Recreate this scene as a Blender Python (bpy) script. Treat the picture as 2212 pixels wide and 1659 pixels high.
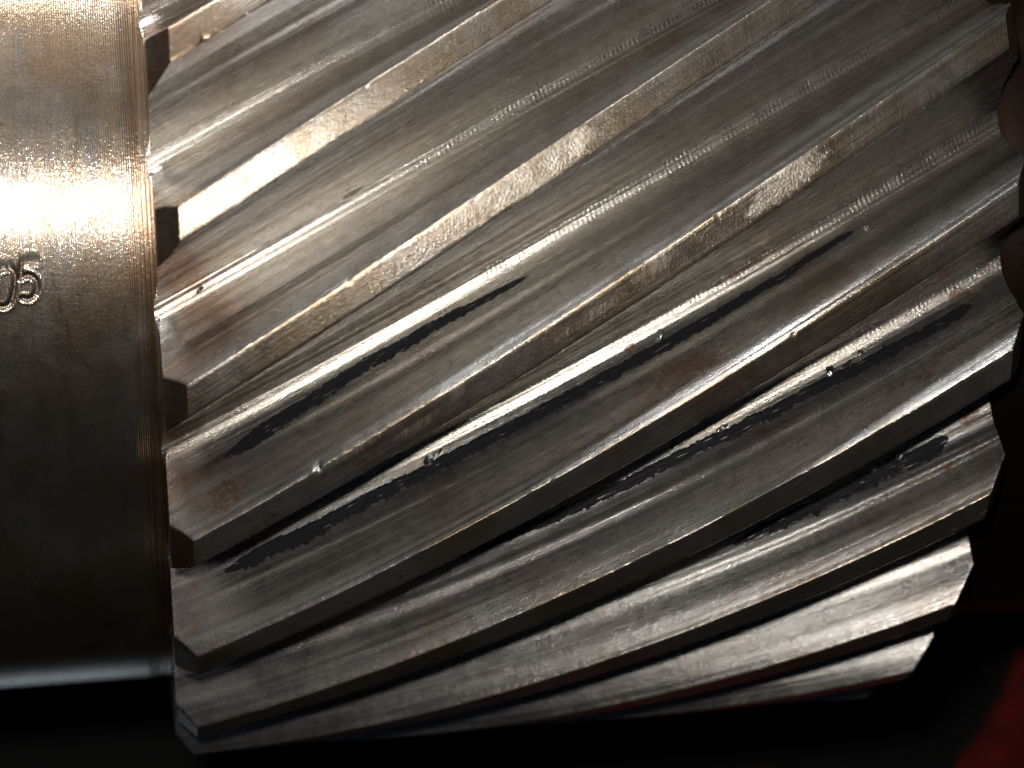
import bpy, math, random
import numpy as np
from mathutils import Matrix, Vector
random.seed(7); rng = np.random.default_rng(11)
for o in list(bpy.data.objects): bpy.data.objects.remove(o)
sc = bpy.context.scene
col = sc.collection
S = 0.08                      # tip radius of the gear in metres; everything below is written in tip radii

# ------------------------------------------------------------------ camera
CAM = np.array([-0.08413, -0.12267, 4.04568])
RC = ((0.98220062, 0.05298094, -0.18020811), (-0.04401427, 0.99760273, 0.05339981), (0.18260528, -0.04451759, 0.98217794))
cd = bpy.data.cameras.new('camera'); cam = bpy.data.objects.new('camera', cd); col.objects.link(cam)
M = Matrix([list(RC[i]) + [CAM[i] * S] for i in range(3)] + [[0, 0, 0, 1]])
cam.matrix_world = M
cd.sensor_width = 36; cd.lens = 4518.237 / 2212 * 36; cd.clip_start = 0.01; cd.clip_end = 100
cd.dof.use_dof = True; cd.dof.focus_distance = 3.3 * S; cd.dof.aperture_fstop = 22
sc.camera = cam

# ------------------------------------------------------------------ light
w = bpy.data.worlds.new('World'); sc.world = w; w.use_nodes = True
wn = w.node_tree; bg = wn.nodes['Background']
sky = wn.nodes.new('ShaderNodeTexSky'); sky.sky_type = 'NISHITA'; sky.sun_disc = False
sky.sun_elevation = math.radians(28); sky.sun_rotation = math.radians(0)
wn.links.new(sky.outputs[0], bg.inputs[0]); bg.inputs[1].default_value = 0.0025
sc.view_settings.view_transform = 'Standard'; sc.view_settings.look = 'None'
sc.view_settings.exposure = 0; sc.view_settings.gamma = 1

def area(name, loc, target, size, power, color, size_y=None, spread=180, spec=1.0):
    l = bpy.data.lights.new(name, 'AREA'); l.energy = power; l.color = color
    l.shape = 'RECTANGLE' if size_y else 'DISK'; l.size = size * S
    if size_y: l.size_y = size_y * S
    l.spread = math.radians(spread)
    o = bpy.data.objects.new(name, l); col.objects.link(o)
    loc = Vector(loc) * S; o.location = loc
    o.rotation_euler = (Vector(target) * S - loc).to_track_quat('-Z', 'Y').to_euler()
    return o
# the bare flash, a little left of the lens and above it
area('flash_light', (-0.24, 0.20, 4.06), (0.4, 0, 0.8), 0.20, 0.47, (1.0, 0.95, 0.89))
# soft daylight from the open side, up and to the left of the picture
area('daylight_soft', (-3.4, 3.4, 4.3), (0.3, 0.0, 0.6), 6.2, 0.16, (1.0, 0.95, 0.90), size_y=5.0)
area('daylight_top', (0.0, 4.4, 5.4), (0.0, 0.0, 0.7), 3.0, 0.09, (1.0, 0.91, 0.84), size_y=2.6)
# a small unseen light above the picture, grazing the upper flanks
area('flank_light', (-0.45, 2.55, 1.95), (1.1, -0.45, 0.8), 0.80, 0.46, (0.96, 0.98, 1.0), size_y=0.55)
# a light added low near the ground, facing up, to rim the journal
area('low_light', (-0.45, -1.72, -1.33), (-0.35, -0.84, 0.0), 0.8, 0.00018, (0.66, 0.84, 1.0), size_y=0.25, spread=45)

# ------------------------------------------------------------------ gear numbers
N = 24; PIT = 2 * math.pi / N
L = 1.28344; TW = 0.602546; PH = 0.253815      # axial length of the tip lands, twist per unit length, phase of tooth 0
XL, XR = -0.033, L + 0.037                     # end faces
LAND = 0.0514; RS = 0.855                      # angular width of a tip land, journal radius

# ------------------------------------------------------------------ materials
class NT:
    def __init__(s, name):
        s.m = bpy.data.materials.new(name); s.m.use_nodes = True; s.t = s.m.node_tree
        s.b = s.t.nodes['Principled BSDF']
    def n(s, typ, **k):
        x = s.t.nodes.new(typ)
        for a, b in k.items(): setattr(x, a, b)
        return x
    def put(s, sock, v):
        if hasattr(v, 'bl_idname') or isinstance(v, bpy.types.NodeSocket): s.t.links.new(v, sock)
        elif v is not None:
            try: sock.default_value = v
            except Exception: sock.default_value = (v, v, v)
    def math(s, op, a, b=None, c=None, clamp=False):
        x = s.n('ShaderNodeMath', operation=op, use_clamp=clamp)
        s.put(x.inputs[0], a); s.put(x.inputs[1], b); s.put(x.inputs[2], c); return x.outputs[0]
    def comb(s, x, y, z):
        c = s.n('ShaderNodeCombineXYZ'); s.put(c.inputs[0], x); s.put(c.inputs[1], y); s.put(c.inputs[2], z); return c.outputs[0]
    def noise(s, vec, scale=1, detail=3, rough=.5, dist=0):
        x = s.n('ShaderNodeTexNoise'); s.put(x.inputs['Vector'], vec); x.inputs['Scale'].default_value = scale
        x.inputs['Detail'].default_value = detail; x.inputs['Roughness'].default_value = rough; x.inputs['Distortion'].default_value = dist
        return x.outputs[0]
    def ramp(s, v, a, b, lo=0.0, hi=1.0):       # smooth step of v from a..b
        x = s.n('ShaderNodeMapRange', interpolation_type='SMOOTHSTEP'); s.put(x.inputs[0], v)
        for i, q in zip((1, 2, 3, 4), (a, b, lo, hi)): s.put(x.inputs[i], q)
        return x.outputs[0]
    def mix(s, f, a, b):
        x = s.n('ShaderNodeMix', data_type='RGBA'); s.put(x.inputs[0], f)
        for i, v in ((6, a), (7, b)):
            if isinstance(v, tuple): x.inputs[i].default_value = (*v, 1)
            else: s.put(x.inputs[i], v)
        return x.outputs[2]
    def bump(s, h, dist, strength=1.0, normal=None):
        x = s.n('ShaderNodeBump'); s.put(x.inputs['Height'], h); x.inputs['Distance'].default_value = dist * S
        s.put(x.inputs['Strength'], strength)
        if normal is not None: s.put(x.inputs['Normal'], normal)
        return x.outputs[0]
    def two_lobes(s, extra, fac):               # oily worn metal: a tight lobe over a broad one
        b2 = s.n('ShaderNodeBsdfPrincipled')
        for nm in ('Base Color', 'Metallic', 'Normal'):
            if s.b.inputs[nm].links: s.t.links.new(s.b.inputs[nm].links[0].from_socket, b2.inputs[nm])
            elif nm != 'Normal': b2.inputs[nm].default_value = s.b.inputs[nm].default_value
        s.put(b2.inputs['Roughness'], s.math('ADD', s.b.inputs['Roughness'].links[0].from_socket, extra))
        mx = s.n('ShaderNodeMixShader'); mx.inputs[0].default_value = fac
        s.t.links.new(s.b.outputs[0], mx.inputs[1]); s.t.links.new(b2.outputs[0], mx.inputs[2])
        s.t.links.new(mx.outputs[0], s.t.nodes['Material Output'].inputs[0])
    def coords(s, root):                        # axial X, angle, radius about the gear axis, in tip radii
        tc = s.n('ShaderNodeTexCoord'); tc.object = root
        mp = s.n('ShaderNodeVectorMath', operation='SCALE'); s.put(mp.inputs[0], tc.outputs['Object']); mp.inputs['Scale'].default_value = 1 / S
        sp = s.n('ShaderNodeSeparateXYZ'); s.put(sp.inputs[0], mp.outputs[0]); X, Y, Z = sp.outputs
        th = s.math('ARCTAN2', Y, Z)
        r = s.math('SQRT', s.math('ADD', s.math('MULTIPLY', Y, Y), s.math('MULTIPLY', Z, Z)))
        return X, th, r, mp.outputs[0]

root = bpy.data.objects.new('helical_gear_shaft', None); col.objects.link(root)
root['label'] = 'worn steel helical pinion gear with slanting teeth and two plain round journals'
root['category'] = 'gear'
root.empty_display_size = 0.02

def steel_gear():
    k = NT('machined_gear_steel'); X, th, r, P = k.coords(root)
    h = k.math('SUBTRACT', k.math('SUBTRACT', th, k.math('MULTIPLY', X, TW)), PH)
    m = k.math('FLOORED_MODULO', h, PIT)                       # 0 at the upper edge of a tooth, rising across the gullet
    land = k.ramp(r, .9962, .9985)                        # turned tip land
    root_ = k.math('MULTIPLY', k.ramp(m, .055, .080), k.ramp(m, .14, .165, 1, 0))
    A = k.comb(X, h, r)
    def sv(a, b, c=0.0):
        return k.comb(k.math('MULTIPLY', X, a), k.math('MULTIPLY', h, b), k.math('MULTIPLY', r, c))
    streak = k.noise(sv(2.2, 230, 120), 1, 3, .62)
    streak2 = k.noise(sv(.8, 60, 50), 1, 2, .5)
    mott = k.noise(P, 5.5, 5, .62, .4)
    mott2 = k.noise(P, 26, 4, .65)
    grain = k.noise(P, 420, 2, .6)
    spark = k.noise(P, 190, 3, .75)
    turn = k.noise(k.comb(k.math('MULTIPLY', X, 330), k.math('MULTIPLY', th, 7), 0.0), 1, 2, .5)
    # colour of the metal itself
    grey = k.mix(k.ramp(streak2, .28, .74), (.335, .325, .31), (.545, .525, .50))
    grey = k.mix(k.ramp(mott, .48, .72, 0, .6), grey, (.31, .245, .195))
    gold = k.mix(k.ramp(mott, .36, .66), (.47, .425, .375), (.35, .275, .19))
    gold = k.mix(k.ramp(mott2, .56, .74), gold, (.27, .19, .12))
    c = k.mix(land, grey, gold)
    # oil film, yellower along the gullet floor
    c = k.mix(k.math('MULTIPLY', root_, .5), c, (.56, .51, .43))
    # rust patches
    rn = k.noise(k.comb(k.math('MULTIPLY', X, 3.4), k.math('MULTIPLY', h, 13), k.math('MULTIPLY', r, 5)), 1.6, 5, .7, .5)
    rust = k.ramp(rn, .665, .74)
    rust = k.math('MULTIPLY', rust, k.ramp(mott2, .38, .58))
    c = k.mix(rust, c, (.15, .062, .024))
    def blob(lst, n_amp=2.6):
        acc = None
        for x0, t, d0, rx, rh in lst:
            u = k.math('DIVIDE', k.math('SUBTRACT', X, x0), rx); v = k.math('DIVIDE', k.math('SUBTRACT', h, d0 - t * PIT), rh)
            q = k.math('ADD', k.math('MULTIPLY', u, u), k.math('MULTIPLY', v, v))
            acc = q if acc is None else k.math('MINIMUM', acc, q)
        q = k.math('ADD', acc, k.math('MULTIPLY', k.math('SUBTRACT', k.noise(P, 60, 4, .7), .5), n_amp * 2))
        return k.ramp(q, 1.5, .3)
    spots = blob([(.765, 4, .026, .040, .010), (.80, 4, .020, .02, .006), (1.16, 5, .022, .028, .007), (1.125, 5, .024, .022, .005), (1.205, 5, .030, .03, .005),
                  (.875, 4, .100, .045, .006), (.912, 4, .112, .016, .010), (1.245, 5, .080, .014, .012), (1.262, 5, .070, .02, .006),
                  (1.285, 6, .068, .016, .012), (1.24, 6, .030, .012, .005), (.05, 3, .020, .03, .012), (.08, 4, .066, .03, .010), (.03, 4, .075, .02, .014),
                  (.70, 4, .075, .008, .006), (.27, 2, .118, .016, .004)])
    spots = k.math('MULTIPLY', spots, k.ramp(k.noise(P, 130, 3, .7), .35, .55, .25, 1))
    c = k.mix(k.math('MULTIPLY', spots, .85), c, (.13, .060, .030))
    rust = k.math('MAXIMUM', rust, k.math('MULTIPLY', spots, .35))
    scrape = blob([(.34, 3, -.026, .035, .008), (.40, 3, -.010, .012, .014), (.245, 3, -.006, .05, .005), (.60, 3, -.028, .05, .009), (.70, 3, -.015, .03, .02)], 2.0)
    worn = k.math('MULTIPLY', land, blob([(.915, 3, -.02, .055, .024), (.87, 3, -.03, .03, .01), (.53, 2, -.024, .07, .026), (.585, 2, -.02, .03, .02), (.41, 2, -.016, .02, .01)], 1.4))  # mask for flash glare painted on two tip lands, not real wear
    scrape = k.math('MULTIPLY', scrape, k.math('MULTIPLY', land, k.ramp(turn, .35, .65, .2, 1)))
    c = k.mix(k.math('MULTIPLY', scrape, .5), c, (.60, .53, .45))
    c = k.mix(k.math('MULTIPLY', worn, k.ramp(mott2, .35, .6, .9, .2)), c, (.74, .67, .57))  # glare put into the land colour as pale patches
    tcn = k.n('ShaderNodeTexCoord'); tcn.object = root
    spn = k.n('ShaderNodeSeparateXYZ'); k.put(spn.inputs[0], tcn.outputs['Normal'])
    ends = k.ramp(k.math('ABSOLUTE', spn.outputs[0]), .60, .72)
    endb = k.math('MULTIPLY', ends, k.ramp(mott2, .3, .6, .35, .85))
    endb = k.math('MAXIMUM', endb, k.math('MULTIPLY', k.ramp(X, .16, -.02), k.ramp(mott, .42, .64, 0, .55)))
    c = k.mix(endb, c, (.22, .13, .085))
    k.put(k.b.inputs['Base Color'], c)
    k.put(k.b.inputs['Metallic'], k.math('SUBTRACT', k.math('SUBTRACT', .985, k.math('MULTIPLY', land, .025)), k.math('MULTIPLY', rust, .6)))
    ro = k.math('ADD', k.ramp(mott2, .3, .7, .195, .265), k.math('MULTIPLY', k.ramp(streak, .35, .65), .08))
    ro = k.math('ADD', ro, k.math('MULTIPLY', rust, .25))
    ro = k.math('SUBTRACT', ro, k.math('MULTIPLY', land, .02))
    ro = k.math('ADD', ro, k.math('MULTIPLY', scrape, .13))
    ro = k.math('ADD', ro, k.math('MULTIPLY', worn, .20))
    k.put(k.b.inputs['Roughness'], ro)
    # relief
    notland = k.math('SUBTRACT', 1.0, land)
    n = k.bump(streak, .0008, k.math('MULTIPLY', notland, .6))
    ser = k.math('SINE', k.math('ADD', k.math('MULTIPLY', X, 860), k.math('ADD', k.math('MULTIPLY', h, 160), k.math('MULTIPLY', mott2, 4.0))))
    band = k.math('MULTIPLY', k.ramp(m, .084, .094), k.ramp(m, .110, .124, 1, 0))
    band2 = k.math('MULTIPLY', k.math('MULTIPLY', k.ramp(m, .116, .122), k.ramp(m, .128, .134, 1, 0)), .5)
    band = k.math('ADD', band, band2)
    band = k.math('MULTIPLY', band, k.ramp(k.math('ADD', X, k.math('MULTIPLY', mott, .5)), .42, .75))
    band = k.math('MULTIPLY', band, k.ramp(k.noise(sv(30, 60), 1, 2, .6), .35, .6, .15, 1))
    n = k.bump(ser, .00030, k.math('MULTIPLY', band, .45), n)
    n = k.bump(turn, .0005, k.math('MULTIPLY', land, .45), n)
    n = k.bump(spark, .0011, k.math('SUBTRACT', .4, k.math('MULTIPLY', land, .15)), n)
    n = k.bump(grain, .0009, .65, n)
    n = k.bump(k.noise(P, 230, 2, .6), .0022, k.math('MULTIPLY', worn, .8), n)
    n = k.bump(mott, .006, .2, n)
    k.put(k.b.inputs['Normal'], n)
    k.two_lobes(.18, .23)
    return k.m

def steel_journal():
    k = NT('turned_journal_steel'); X, th, r, P = k.coords(root)
    near = k.ramp(X, -.085, -.045)                             # rougher, browner ring beside the teeth
    near = k.math('MULTIPLY', near, k.ramp(X, .3, .5, 1, 0))
    lines = k.math('SINE', k.math('MULTIPLY', X, 2 * math.pi / .0034))
    turn = k.noise(k.comb(k.math('MULTIPLY', X, 260), k.math('MULTIPLY', th, 2.5), 0.0), 1, 3, .6)
    band = k.noise(k.comb(k.math('MULTIPLY', X, 20), k.math('MULTIPLY', th, 1.1), 0.0), 1, 3, .55)
    mott = k.noise(P, 6, 5, .65, .5); mott2 = k.noise(P, 30, 4, .7)
    spark = k.noise(P, 170, 3, .8)
    c = k.mix(k.ramp(mott, .36, .66), (.47, .415, .36), (.37, .27, .175))
    c = k.mix(k.ramp(band, .42, .66, 0, .6), c, (.38, .30, .22))
    c = k.mix(k.math('MULTIPLY', near, k.ramp(turn, .34, .60, .25, .95)), c, (.20, .12, .065))
    stain = k.noise(k.comb(k.math('MULTIPLY', X, 26), k.math('MULTIPLY', th, 4), 3.0), 1, 4, .6, .3)
    c = k.mix(k.ramp(stain, .58, .74, 0, .55), c, (.16, .075, .04))
    blue = k.noise(k.comb(k.math('MULTIPLY', X, 22), k.math('MULTIPLY', th, 5), 9.0), 1, 4, .6, .3)
    c = k.mix(k.ramp(blue, .58, .76, 0, .55), c, (.24, .27, .31))
    c = k.mix(k.ramp(mott2, .60, .76, 0, .7), c, (.17, .10, .055))
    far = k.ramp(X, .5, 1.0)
    c = k.mix(k.math('MULTIPLY', far, .97), c, (.022, .012, .009))  # shade of the right journal painted into its base colour
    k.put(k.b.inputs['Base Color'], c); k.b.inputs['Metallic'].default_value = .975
    tg = k.n('ShaderNodeTangent', direction_type='RADIAL', axis='X'); k.put(k.b.inputs['Tangent'], tg.outputs[0])
    k.b.inputs['Anisotropic'].default_value = .75; k.b.inputs['Anisotropic Rotation'].default_value = .25
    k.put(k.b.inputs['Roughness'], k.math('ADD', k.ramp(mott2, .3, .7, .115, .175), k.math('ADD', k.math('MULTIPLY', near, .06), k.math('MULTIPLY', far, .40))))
    n = k.bump(lines, .00025, .4)
    n = k.bump(turn, .0010, k.math('ADD', .18, k.math('MULTIPLY', near, .7)), n)
    n = k.bump(spark, .0012, .36, n)
    n = k.bump(mott, .003, .15, n)
    k.put(k.b.inputs['Normal'], n)
    k.two_lobes(.20, .32)
    return k.m

def simple(name, colr, rough, metal=0.0, bumps=(), vary=None):
    k = NT(name); X, th, r, P = k.coords(root)
    if vary: k.put(k.b.inputs['Base Color'], k.mix(k.ramp(k.noise(P, vary[1], 4, .65), .38, .64), colr, vary[0]))
    else: k.b.inputs['Base Color'].default_value = (*colr, 1)
    k.b.inputs['Roughness'].default_value = rough; k.b.inputs['Metallic'].default_value = metal
    n = None
    for sc_, d, st in bumps: n = k.bump(k.noise(P, sc_, 3, .7), d, st, n)
    if n is not None: k.put(k.b.inputs['Normal'], n)
    return k.m

def streak_mat():
    k = NT('black_paint_streak'); X, th, r, P = k.coords(root)
    h = k.math('SUBTRACT', th, k.math('MULTIPLY', X, TW))
    fl = k.noise(k.comb(k.math('MULTIPLY', X, 26), k.math('MULTIPLY', h, 420), 0.0), 1, 2, .6)
    f = k.ramp(fl, .65, .71)
    k.put(k.b.inputs['Base Color'], k.mix(f, (.012, .012, .014), (.36, .34, .33)))
    k.put(k.b.inputs['Metallic'], f)
    k.b.inputs['Roughness'].default_value = .5
    k.b.inputs['Specular IOR Level'].default_value = .12
    n = k.bump(k.noise(P, 120, 3, .6), .003, .5); n = k.bump(fl, .003, .5, n)
    k.put(k.b.inputs['Normal'], n)
    return k.m

MG = steel_gear(); MJ = steel_journal(); MS = streak_mat()
MBURR = simple('bright_torn_steel', (.68, .68, .68), .22, 1.0, ((120, .004, .7),))
MGRIME = simple('grime_in_stamping', (.24, .17, .12), .35, .9, ((120, .003, .6),), ((.22, .15, .10), 60))
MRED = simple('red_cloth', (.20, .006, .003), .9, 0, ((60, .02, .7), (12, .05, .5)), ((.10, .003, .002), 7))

# ------------------------------------------------------------------ mesh helpers
def make(name, V, F, mat, parent=None, smooth=True, sharp=38):
    me = bpy.data.meshes.new(name)
    me.from_pydata((np.asarray(V, float) * S).tolist(), [], [tuple(map(int, f)) for f in F])
    me.materials.append(mat)
    me.polygons.foreach_set('use_smooth', [smooth] * len(me.polygons))
    if smooth and sharp: me.set_sharp_from_angle(angle=math.radians(sharp))
    me.update()
    o = bpy.data.objects.new(name, me); col.objects.link(o)
    if parent: o.parent = parent
    return o
def grid_faces(nr, nc, flip=False):
    i = np.arange(nr - 1)[:, None]; j = np.arange(nc - 1)[None]
    a = (i * nc + j).ravel()
    f = np.stack([a, a + 1, a + nc + 1, a + nc], 1)
    return f[:, ::-1] if flip else f
def cyl(x, r, th): return np.stack(np.broadcast_arrays(x, r * np.sin(th), r * np.cos(th)), -1)

# half of a gullet: angle from the tip edge, radius
HX = [.000, .0012, .0024, .0050, .0100, .0135, .0175, .0220, .0265, .0300, .0340, .0372, .0400, .0440, .0490, .0550, .0620, .0700, .0790, .0880, .0970, .1050]
HR = [.9996, .9980, .9955, .9905, .9805, .9730, .9620, .9480, .9345, .9265, .9205, .9155, .9085, .8975, .8880, .8795, .8710, .8632, .8565, .8520, .8495, .8487]
def gullet_r(d):
    d = np.minimum(d, 2 * .1052 - d) if True else d
    return np.interp(d, HX, HR)
# smooth the half profile with a fine resample
_fx = np.linspace(0, .1052, 400); _fr = np.interp(_fx, HX, HR)
for _ in range(5):
    _fr[3:-1] = .25 * _fr[2:-2] + .5 * _fr[3:-1] + .25 * _fr[4:]
def prof_half(d): return np.interp(d, _fx, _fr)
def surf_r(d):
    d = np.asarray(d, float); g = (PIT - LAND)
    return np.where((d >= 0) & (d <= g), prof_half(np.minimum(d, g - d)), 1.0)

# ------------------------------------------------------------------ teeth (each one from gullet centre to gullet centre)
G = PIT - LAND
def noise1(n, amp, smooth):
    v = rng.normal(size=n + 8 * smooth)
    kx = np.exp(-np.linspace(-2, 2, 4 * smooth + 1) ** 2); kx /= kx.sum()
    v = np.convolve(v, kx, 'same')[4 * smooth:4 * smooth + n]
    return v / (v.std() + 1e-9) * amp
def tooth(t, fine, chips=()):
    half = G / 2
    if fine:
        a = np.concatenate([np.linspace(0, .003, 4), np.linspace(.0045, .034, 18), np.linspace(.0355, .046, 8), np.linspace(.049, half, 17)])
        xs = np.unique(np.concatenate([[XL - .013, XL - .006, XL - .0004], np.linspace(XL, 0, 13), np.linspace(0, L, 330), np.linspace(L, XR, 13), [XR + .0004, XR + .008]]))
        lm = np.linspace(0, 1, 9)
    else:
        a = np.array([0, .002, .01, .02, .035, .045, .06, .08, half]); xs = np.unique(np.r_[XL - .013, XL - .0004, XL, 0, np.linspace(0, L, 40), L, XR, XR + .0004, XR + .008]); lm = np.linspace(0, 1, 3)
    # from the gullet above (d = half .. 0), over the land (0 .. -LAND), to the gullet below
    e = .0012
    d = np.concatenate([a[::-1], -e - (LAND - 2 * e) * lm, -LAND - a])
    R = np.concatenate([prof_half(a[::-1]), np.ones(len(lm)), prof_half(a)])
    nx = len(xs)
    D = np.tile(d, (nx, 1)); RR = np.tile(R, (nx, 1))
    if fine:
        # slightly wandering, nicked edges and wavy hand-worn surfaces
        up = np.exp(-((d - 0) / .004) ** 2); lo = np.exp(-((d + LAND) / .004) ** 2)
        wob = noise1(nx, .00022, 1) + noise1(nx, .0004, 12)
        wob2 = noise1(nx, .00022, 1) + noise1(nx, .0004, 12)
        D = D + up[None] * wob[:, None] + lo[None] * wob2[:, None]
        rip = noise1(len(d), .0006, 1); rip[(R >= .995)] = 0; rip[0] = rip[-1] = 0; rip[1] *= .4; rip[-2] *= .4
        RR = RR + rip[None] * (1 + noise1(nx, .25, 20))[:, None]
        for cx, side, w_, dp in chips:
            w_ *= .35; dp *= .4
            g = np.exp(-((xs - cx) / w_) ** 2)[:, None] * (up if side > 0 else lo)[None]
            RR -= g * dp; D -= side * g * dp * .8
    cone = np.interp(xs, [XL - .0003, XL, 0, L, XR, XR + .0003], [.852, .957, 1.0001, 1.0001, .950, .850])
    RR = np.minimum(RR, cone[:, None])
    TH = PH - t * PIT + D + TW * xs[:, None]
    V = cyl(xs[:, None], RR, TH).reshape(-1, 3); nc = len(d)
    F = grid_faces(nx, nc).tolist()
    # end walls down to inside the journal
    for row, flip in ((0, False), (nx - 1, True)):
        base = len(V); ring = V[row * nc:(row + 1) * nc].copy(); q = ring.copy()
        inn = cyl(np.full(nc, xs[row]), .78, TH[row])
        V = np.concatenate([V, q, inn])
        for j in range(nc - 1):
            f = (base + j, base + j + 1, base + nc + j + 1, base + nc + j)
            F.append(f if flip else f[::-1])
    return make('gear_tooth', V, F, MG, root)
CH = {1: [(.28, 1, .01, .006)], 2: [(.24, 1, .008, .005), (.43, 1, .006, .004)], 3: [(.19, 1, .010, .009), (.80, 1, .006, .004)],
      4: [(.55, 1, .006, .004), (.92, 1, .006, .005)], 5: [(.96, 1, .006, .003)], 0: [(.05, -1, .012, .008)]}
for t in range(-4, 20):
    tooth(t, -3 <= t <= 9, CH.get(t, ()))

# gear body under the teeth
th = np.linspace(0, 2 * math.pi, 97); xs = np.array([XL + .004, XR - .004])
V = cyl(xs[:, None], .80, th[None]).reshape(-1, 3); make('gear_body', V, grid_faces(2, 97), MG, root)

# ------------------------------------------------------------------ stamped numerals: strokes in (x, theta)
def ray_cyl(px, py, r):
    R_ = np.array(RC); d = R_ @ np.array([(px - 1106) / 4518.237, -(py - 829.5) / 4518.237, -1])
    a = d[1] ** 2 + d[2] ** 2; b = 2 * (CAM[1] * d[1] + CAM[2] * d[2]); c = CAM[1] ** 2 + CAM[2] ** 2 - r * r
    t = (-b - math.sqrt(b * b - 4 * a * c)) / 2 / a; q = CAM + t * d
    return q[0], math.atan2(q[1], q[2])
def pl(pts):                                  # points measured on the journal surface, in photo pixels
    out = []
    for x, y in pts:
        out.append(ray_cyl(x * .3617 / 1.4756, (700 + y * .3617) / 1.4756, RS))
    return np.array(out)
def smooth_pl(p, n=5):
    q = p
    for _ in range(3):
        q = np.concatenate([q[:1], np.stack([.75 * q[:-1] + .25 * q[1:], .25 * q[:-1] + .75 * q[1:]], 1).reshape(-1, 2), q[-1:]])
    return q
five = [pl([(338, 376), (190, 372)]), pl([(190, 372), (182, 522)]), smooth_pl(pl([(182, 522), (240, 480), (315, 520), (332, 590), (315, 660), (262, 708), (200, 695)]))]
zero = [smooth_pl(pl([(50, 428), (110, 430), (136, 500), (128, 600), (112, 690), (80, 755), (30, 775), (-30, 765), (-62, 700), (-50, 590), (-35, 480), (0, 440), (50, 428)]))]
STROKES = five + zero
def groove(x, th_):
    P_ = np.stack([x, th_ * RS], -1); best = np.full(P_.shape[:-1], 9.)
    for s in STROKES:
        q = s * np.array([1, RS])
        for a, b in zip(q[:-1], q[1:]):
            ab = b - a; t = np.clip(((P_ - a) @ ab) / (ab @ ab + 1e-12), 0, 1)
            best = np.minimum(best, np.linalg.norm(P_ - a - t[..., None] * ab, axis=-1))
    return best
WG = .0031
# ------------------------------------------------------------------ journals
def journal_left():
    xs = np.concatenate([np.linspace(-1.7, -.34, 8), np.linspace(-.3, -.15, 96), np.linspace(-.148, -.05, 40), np.linspace(-.048, XL + .0, 8)])
    th = np.unique(np.concatenate([np.linspace(-math.pi, -.36, 60), np.linspace(-.36, -.10, 150), np.linspace(-.10, 1.0, 110), np.linspace(1.0, math.pi, 50)]))
    X, T = np.meshgrid(xs, th, indexing='ij'); Rr = np.full(X.shape, RS)
    dd = groove(X, T)
    Rr -= .0018 * np.exp(-(dd / WG) ** 2) ; Rr += .0005 * np.exp(-((dd - .0070) / .0022) ** 2)
    # slight relief turned beside the teeth
    Rr -= .0022 * np.clip((X + .075) / .02, 0, 1)
    # the gullets run a little way out into the end of the journal
    d = np.mod(T - TW * XL - PH, PIT)
    run = np.exp(-((d - .105) / .030) ** 2)
    k = np.clip((X + .052) / .02, 0, 1)
    X2 = X - k * .0075 * run
    X2 = np.concatenate([X2, X2[-1:]]); T = np.concatenate([T, T[-1:]]); Rr = np.concatenate([Rr, Rr[-1:] * 0 + .80]); xs = np.r_[xs, 0]
    V = np.stack([X2, Rr * np.sin(T), Rr * np.cos(T)], -1).reshape(-1, 3)
    F = grid_faces(len(xs), len(th), True).tolist()
    n = len(th)
    F.append(tuple(range(n - 1)))
    o = make('journal', V, F, MJ, root)
    return o
def gullet_end_fill():
    pass
jl = journal_left()
jl['label'] = 'wide turned journal with stamped numerals and a bright flash reflection'
for nm, ss in (('stamped_numeral', zero), ('stamped_numeral', five)):
    V = []; F = []
    for s in ss:
        q = s * np.array([1, RS])
        for i in range(len(q)):
            a = q[max(i - 1, 0)]; b = q[min(i + 1, len(q) - 1)]; tdir = (b - a) / (np.linalg.norm(b - a) + 1e-9); nn = np.array([-tdir[1], tdir[0]])
            for off, rr in ((-.0009, RS - .0013), (0, RS - .0016), (.0009, RS - .0013)):
                c = q[i] + nn * off; V.append(cyl(c[0], rr, c[1] / RS))
            if i: 
                k = len(V) - 6
                F += [(k, k + 1, k + 4, k + 3), (k + 1, k + 2, k + 5, k + 4)]
    make(nm, np.array(V), F, MGRIME, jl)
# right journal
xs = np.concatenate([np.linspace(XR, XR + .3, 30), np.linspace(XR + .35, 2.9, 6)]); th = np.linspace(-math.pi, math.pi, 260)
X, T = np.meshgrid(xs, th, indexing='ij'); Rr = np.full(X.shape, RS) - .004 * np.clip((XR + .03 - X) / .02, 0, 1)
V = np.stack([X, Rr * np.sin(T), Rr * np.cos(T)], -1).reshape(-1, 3); F = grid_faces(len(xs), len(th), True).tolist()
F.append(tuple(range(len(V) - 1, len(V) - len(th), -1)))
jr = make('journal', V, F, MJ, root); jr['label'] = 'journal beyond the right tooth ends, its shade painted in dark brown'

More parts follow.
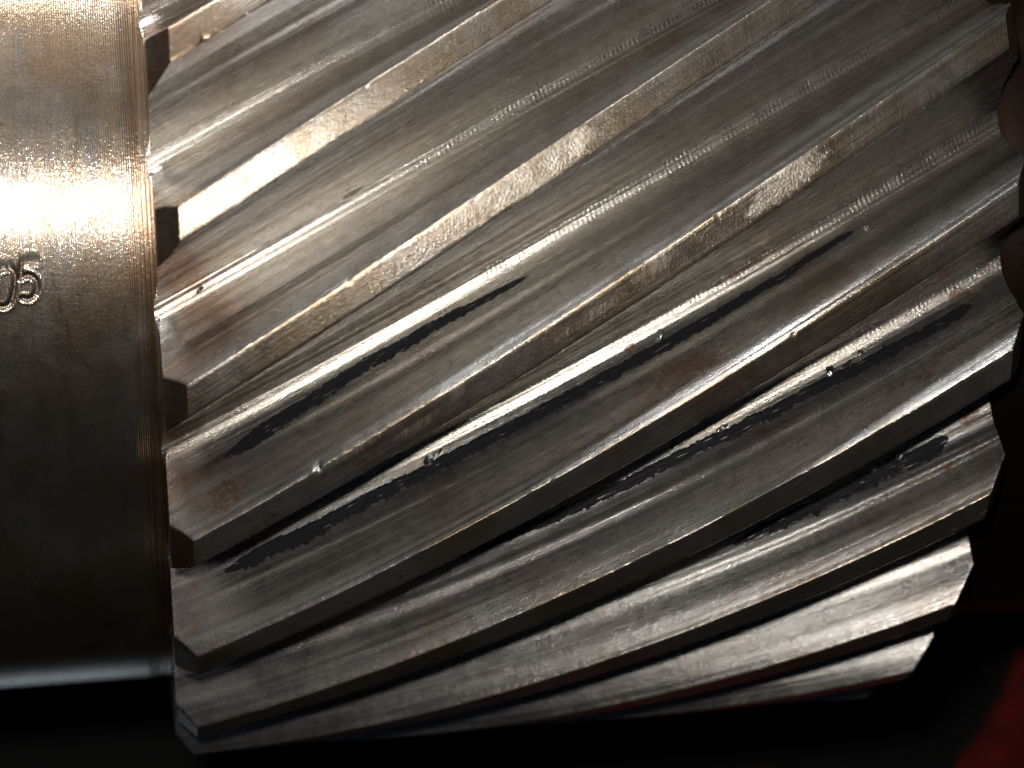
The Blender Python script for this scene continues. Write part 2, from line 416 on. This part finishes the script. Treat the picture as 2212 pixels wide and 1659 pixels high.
# ------------------------------------------------------------------ black streaks in four gullets
def streak(t, x0, x1, ctr, wd, gaps=0, taper=.05):
    n = int((x1 - x0) / .0022); xs = np.linspace(x0, x1, n); nc = 9
    c = np.interp(xs, np.linspace(x0, x1, len(ctr)), ctr) + noise1(n, .0006, 10)
    ww = np.interp(xs, np.linspace(x0, x1, len(wd)), wd)
    e1 = np.clip((xs - x0) / taper, 0, 1) ** .6; e2 = np.clip((x1 - xs) / .02, 0, 1) ** .5
    wu = ww * e1 * e2 * (1 + noise1(n, .07, 1) + noise1(n, .06, 3)); wl = ww * e1 * e2 * (1 + noise1(n, .10, 1) + noise1(n, .08, 3))
    u = np.linspace(-1, 1, nc)
    D = c[:, None] + np.where(u > 0, u * wu[:, None], u * wl[:, None])
    prof = np.sqrt(np.clip(1 - u ** 6, 0, 1)) * .0030 - .0008
    RR = surf_r(D) + prof[None] + rng.normal(size=D.shape) * .00025
    V = cyl(xs[:, None], RR, PH - t * PIT + D + TW * xs[:, None]).reshape(-1, 3)
    make('black_streak', V, grid_faces(n, nc), MS, root)
streak(3, .055, .53, [.0475, .058, .066, .0665, .062], [.0095, .0108, .0102, .0085, .0030])
streak(4, .052, 1.06, [.0485, .0555, .0565, .055, .0610], [.0086, .0082, .0080, .0074, .0050])
streak(5, .44, 1.262, [.057, .058, .0595, .057, .0550], [.0045, .0072, .0084, .0082, .0076])
streak(6, .90, 1.250, [.0465, .049, .052, .0550], [.0040, .0070, .0090, .0102])

# ------------------------------------------------------------------ torn burrs along the streaks
def burr(t, x, d, size, ang, lift=.006):
    n = 7; V = []; 
    for i in range(n):
        s = i / (n - 1); wv = size * .32 * math.sin(math.pi * (s * .86 + .1)) + size * .03
        ax = (s - .5) * size; hgt = lift * math.sin(math.pi * s * .9) * (1 + .3 * random.random())
        for q in (-1, 0, 1):
            dx = ax * math.cos(ang) - q * wv * math.sin(ang) * (.8 + .4 * random.random()); dy = ax * math.sin(ang) + q * wv * math.cos(ang) * (.8 + .4 * random.random())
            X = x + dx; D = d + dy - TW * dx * 0
            V.append(cyl(X, float(surf_r(D)) + (hgt if q == 0 else -.0006 if q < 0 else hgt * .7), PH - t * PIT + D + TW * X))
    make('metal_burr', np.array(V), grid_faces(n, 3), MBURR, root, sharp=25)
burr(4, .381, .068, .022, .2, .008)
burr(4, .398, .071, .012, .9, .006)
burr(4, .749, .073, .016, 2.2, .007)
burr(4, .745, .065, .014, .1, .006)
burr(5, 1.035, .071, .018, 2.3, .007)
burr(5, 1.062, .068, .016, .3, .007)
burr(5, 1.085, .073, .012, 2.2, .006)
burr(5, 1.120, .067, .010, .3, .006)
burr(5, .86, .068, .020, .2, .006)
burr(5, .70, .066, .018, .1, .006)
burr(6, 1.170, .060, .016, .2, .007)
burr(6, 1.130, .058, .014, .2, .006)
burr(4, 1.08, .056, .010, .2, .006)
burr(3, .40, .078, .012, .2, .005)
burr(2, .03, .100, .016, 1.4, .006)

# ------------------------------------------------------------------ ground coloured near-black for the gear's shadow, red cloth on it
MSHADOW = simple('shadow_black_ground', (.0022, .0018, .0018), .95, 0, ((60, .01, .6),))
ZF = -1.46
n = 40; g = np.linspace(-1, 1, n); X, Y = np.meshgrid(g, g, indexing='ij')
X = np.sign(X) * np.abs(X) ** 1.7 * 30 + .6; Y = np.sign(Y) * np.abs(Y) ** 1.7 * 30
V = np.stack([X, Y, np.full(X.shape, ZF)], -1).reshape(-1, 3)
fl = make('floor', V, grid_faces(n, n, True), MSHADOW); fl['kind'] = 'structure'
# the cloth: near edge far out of the picture, far edge cut along the gear's shadow
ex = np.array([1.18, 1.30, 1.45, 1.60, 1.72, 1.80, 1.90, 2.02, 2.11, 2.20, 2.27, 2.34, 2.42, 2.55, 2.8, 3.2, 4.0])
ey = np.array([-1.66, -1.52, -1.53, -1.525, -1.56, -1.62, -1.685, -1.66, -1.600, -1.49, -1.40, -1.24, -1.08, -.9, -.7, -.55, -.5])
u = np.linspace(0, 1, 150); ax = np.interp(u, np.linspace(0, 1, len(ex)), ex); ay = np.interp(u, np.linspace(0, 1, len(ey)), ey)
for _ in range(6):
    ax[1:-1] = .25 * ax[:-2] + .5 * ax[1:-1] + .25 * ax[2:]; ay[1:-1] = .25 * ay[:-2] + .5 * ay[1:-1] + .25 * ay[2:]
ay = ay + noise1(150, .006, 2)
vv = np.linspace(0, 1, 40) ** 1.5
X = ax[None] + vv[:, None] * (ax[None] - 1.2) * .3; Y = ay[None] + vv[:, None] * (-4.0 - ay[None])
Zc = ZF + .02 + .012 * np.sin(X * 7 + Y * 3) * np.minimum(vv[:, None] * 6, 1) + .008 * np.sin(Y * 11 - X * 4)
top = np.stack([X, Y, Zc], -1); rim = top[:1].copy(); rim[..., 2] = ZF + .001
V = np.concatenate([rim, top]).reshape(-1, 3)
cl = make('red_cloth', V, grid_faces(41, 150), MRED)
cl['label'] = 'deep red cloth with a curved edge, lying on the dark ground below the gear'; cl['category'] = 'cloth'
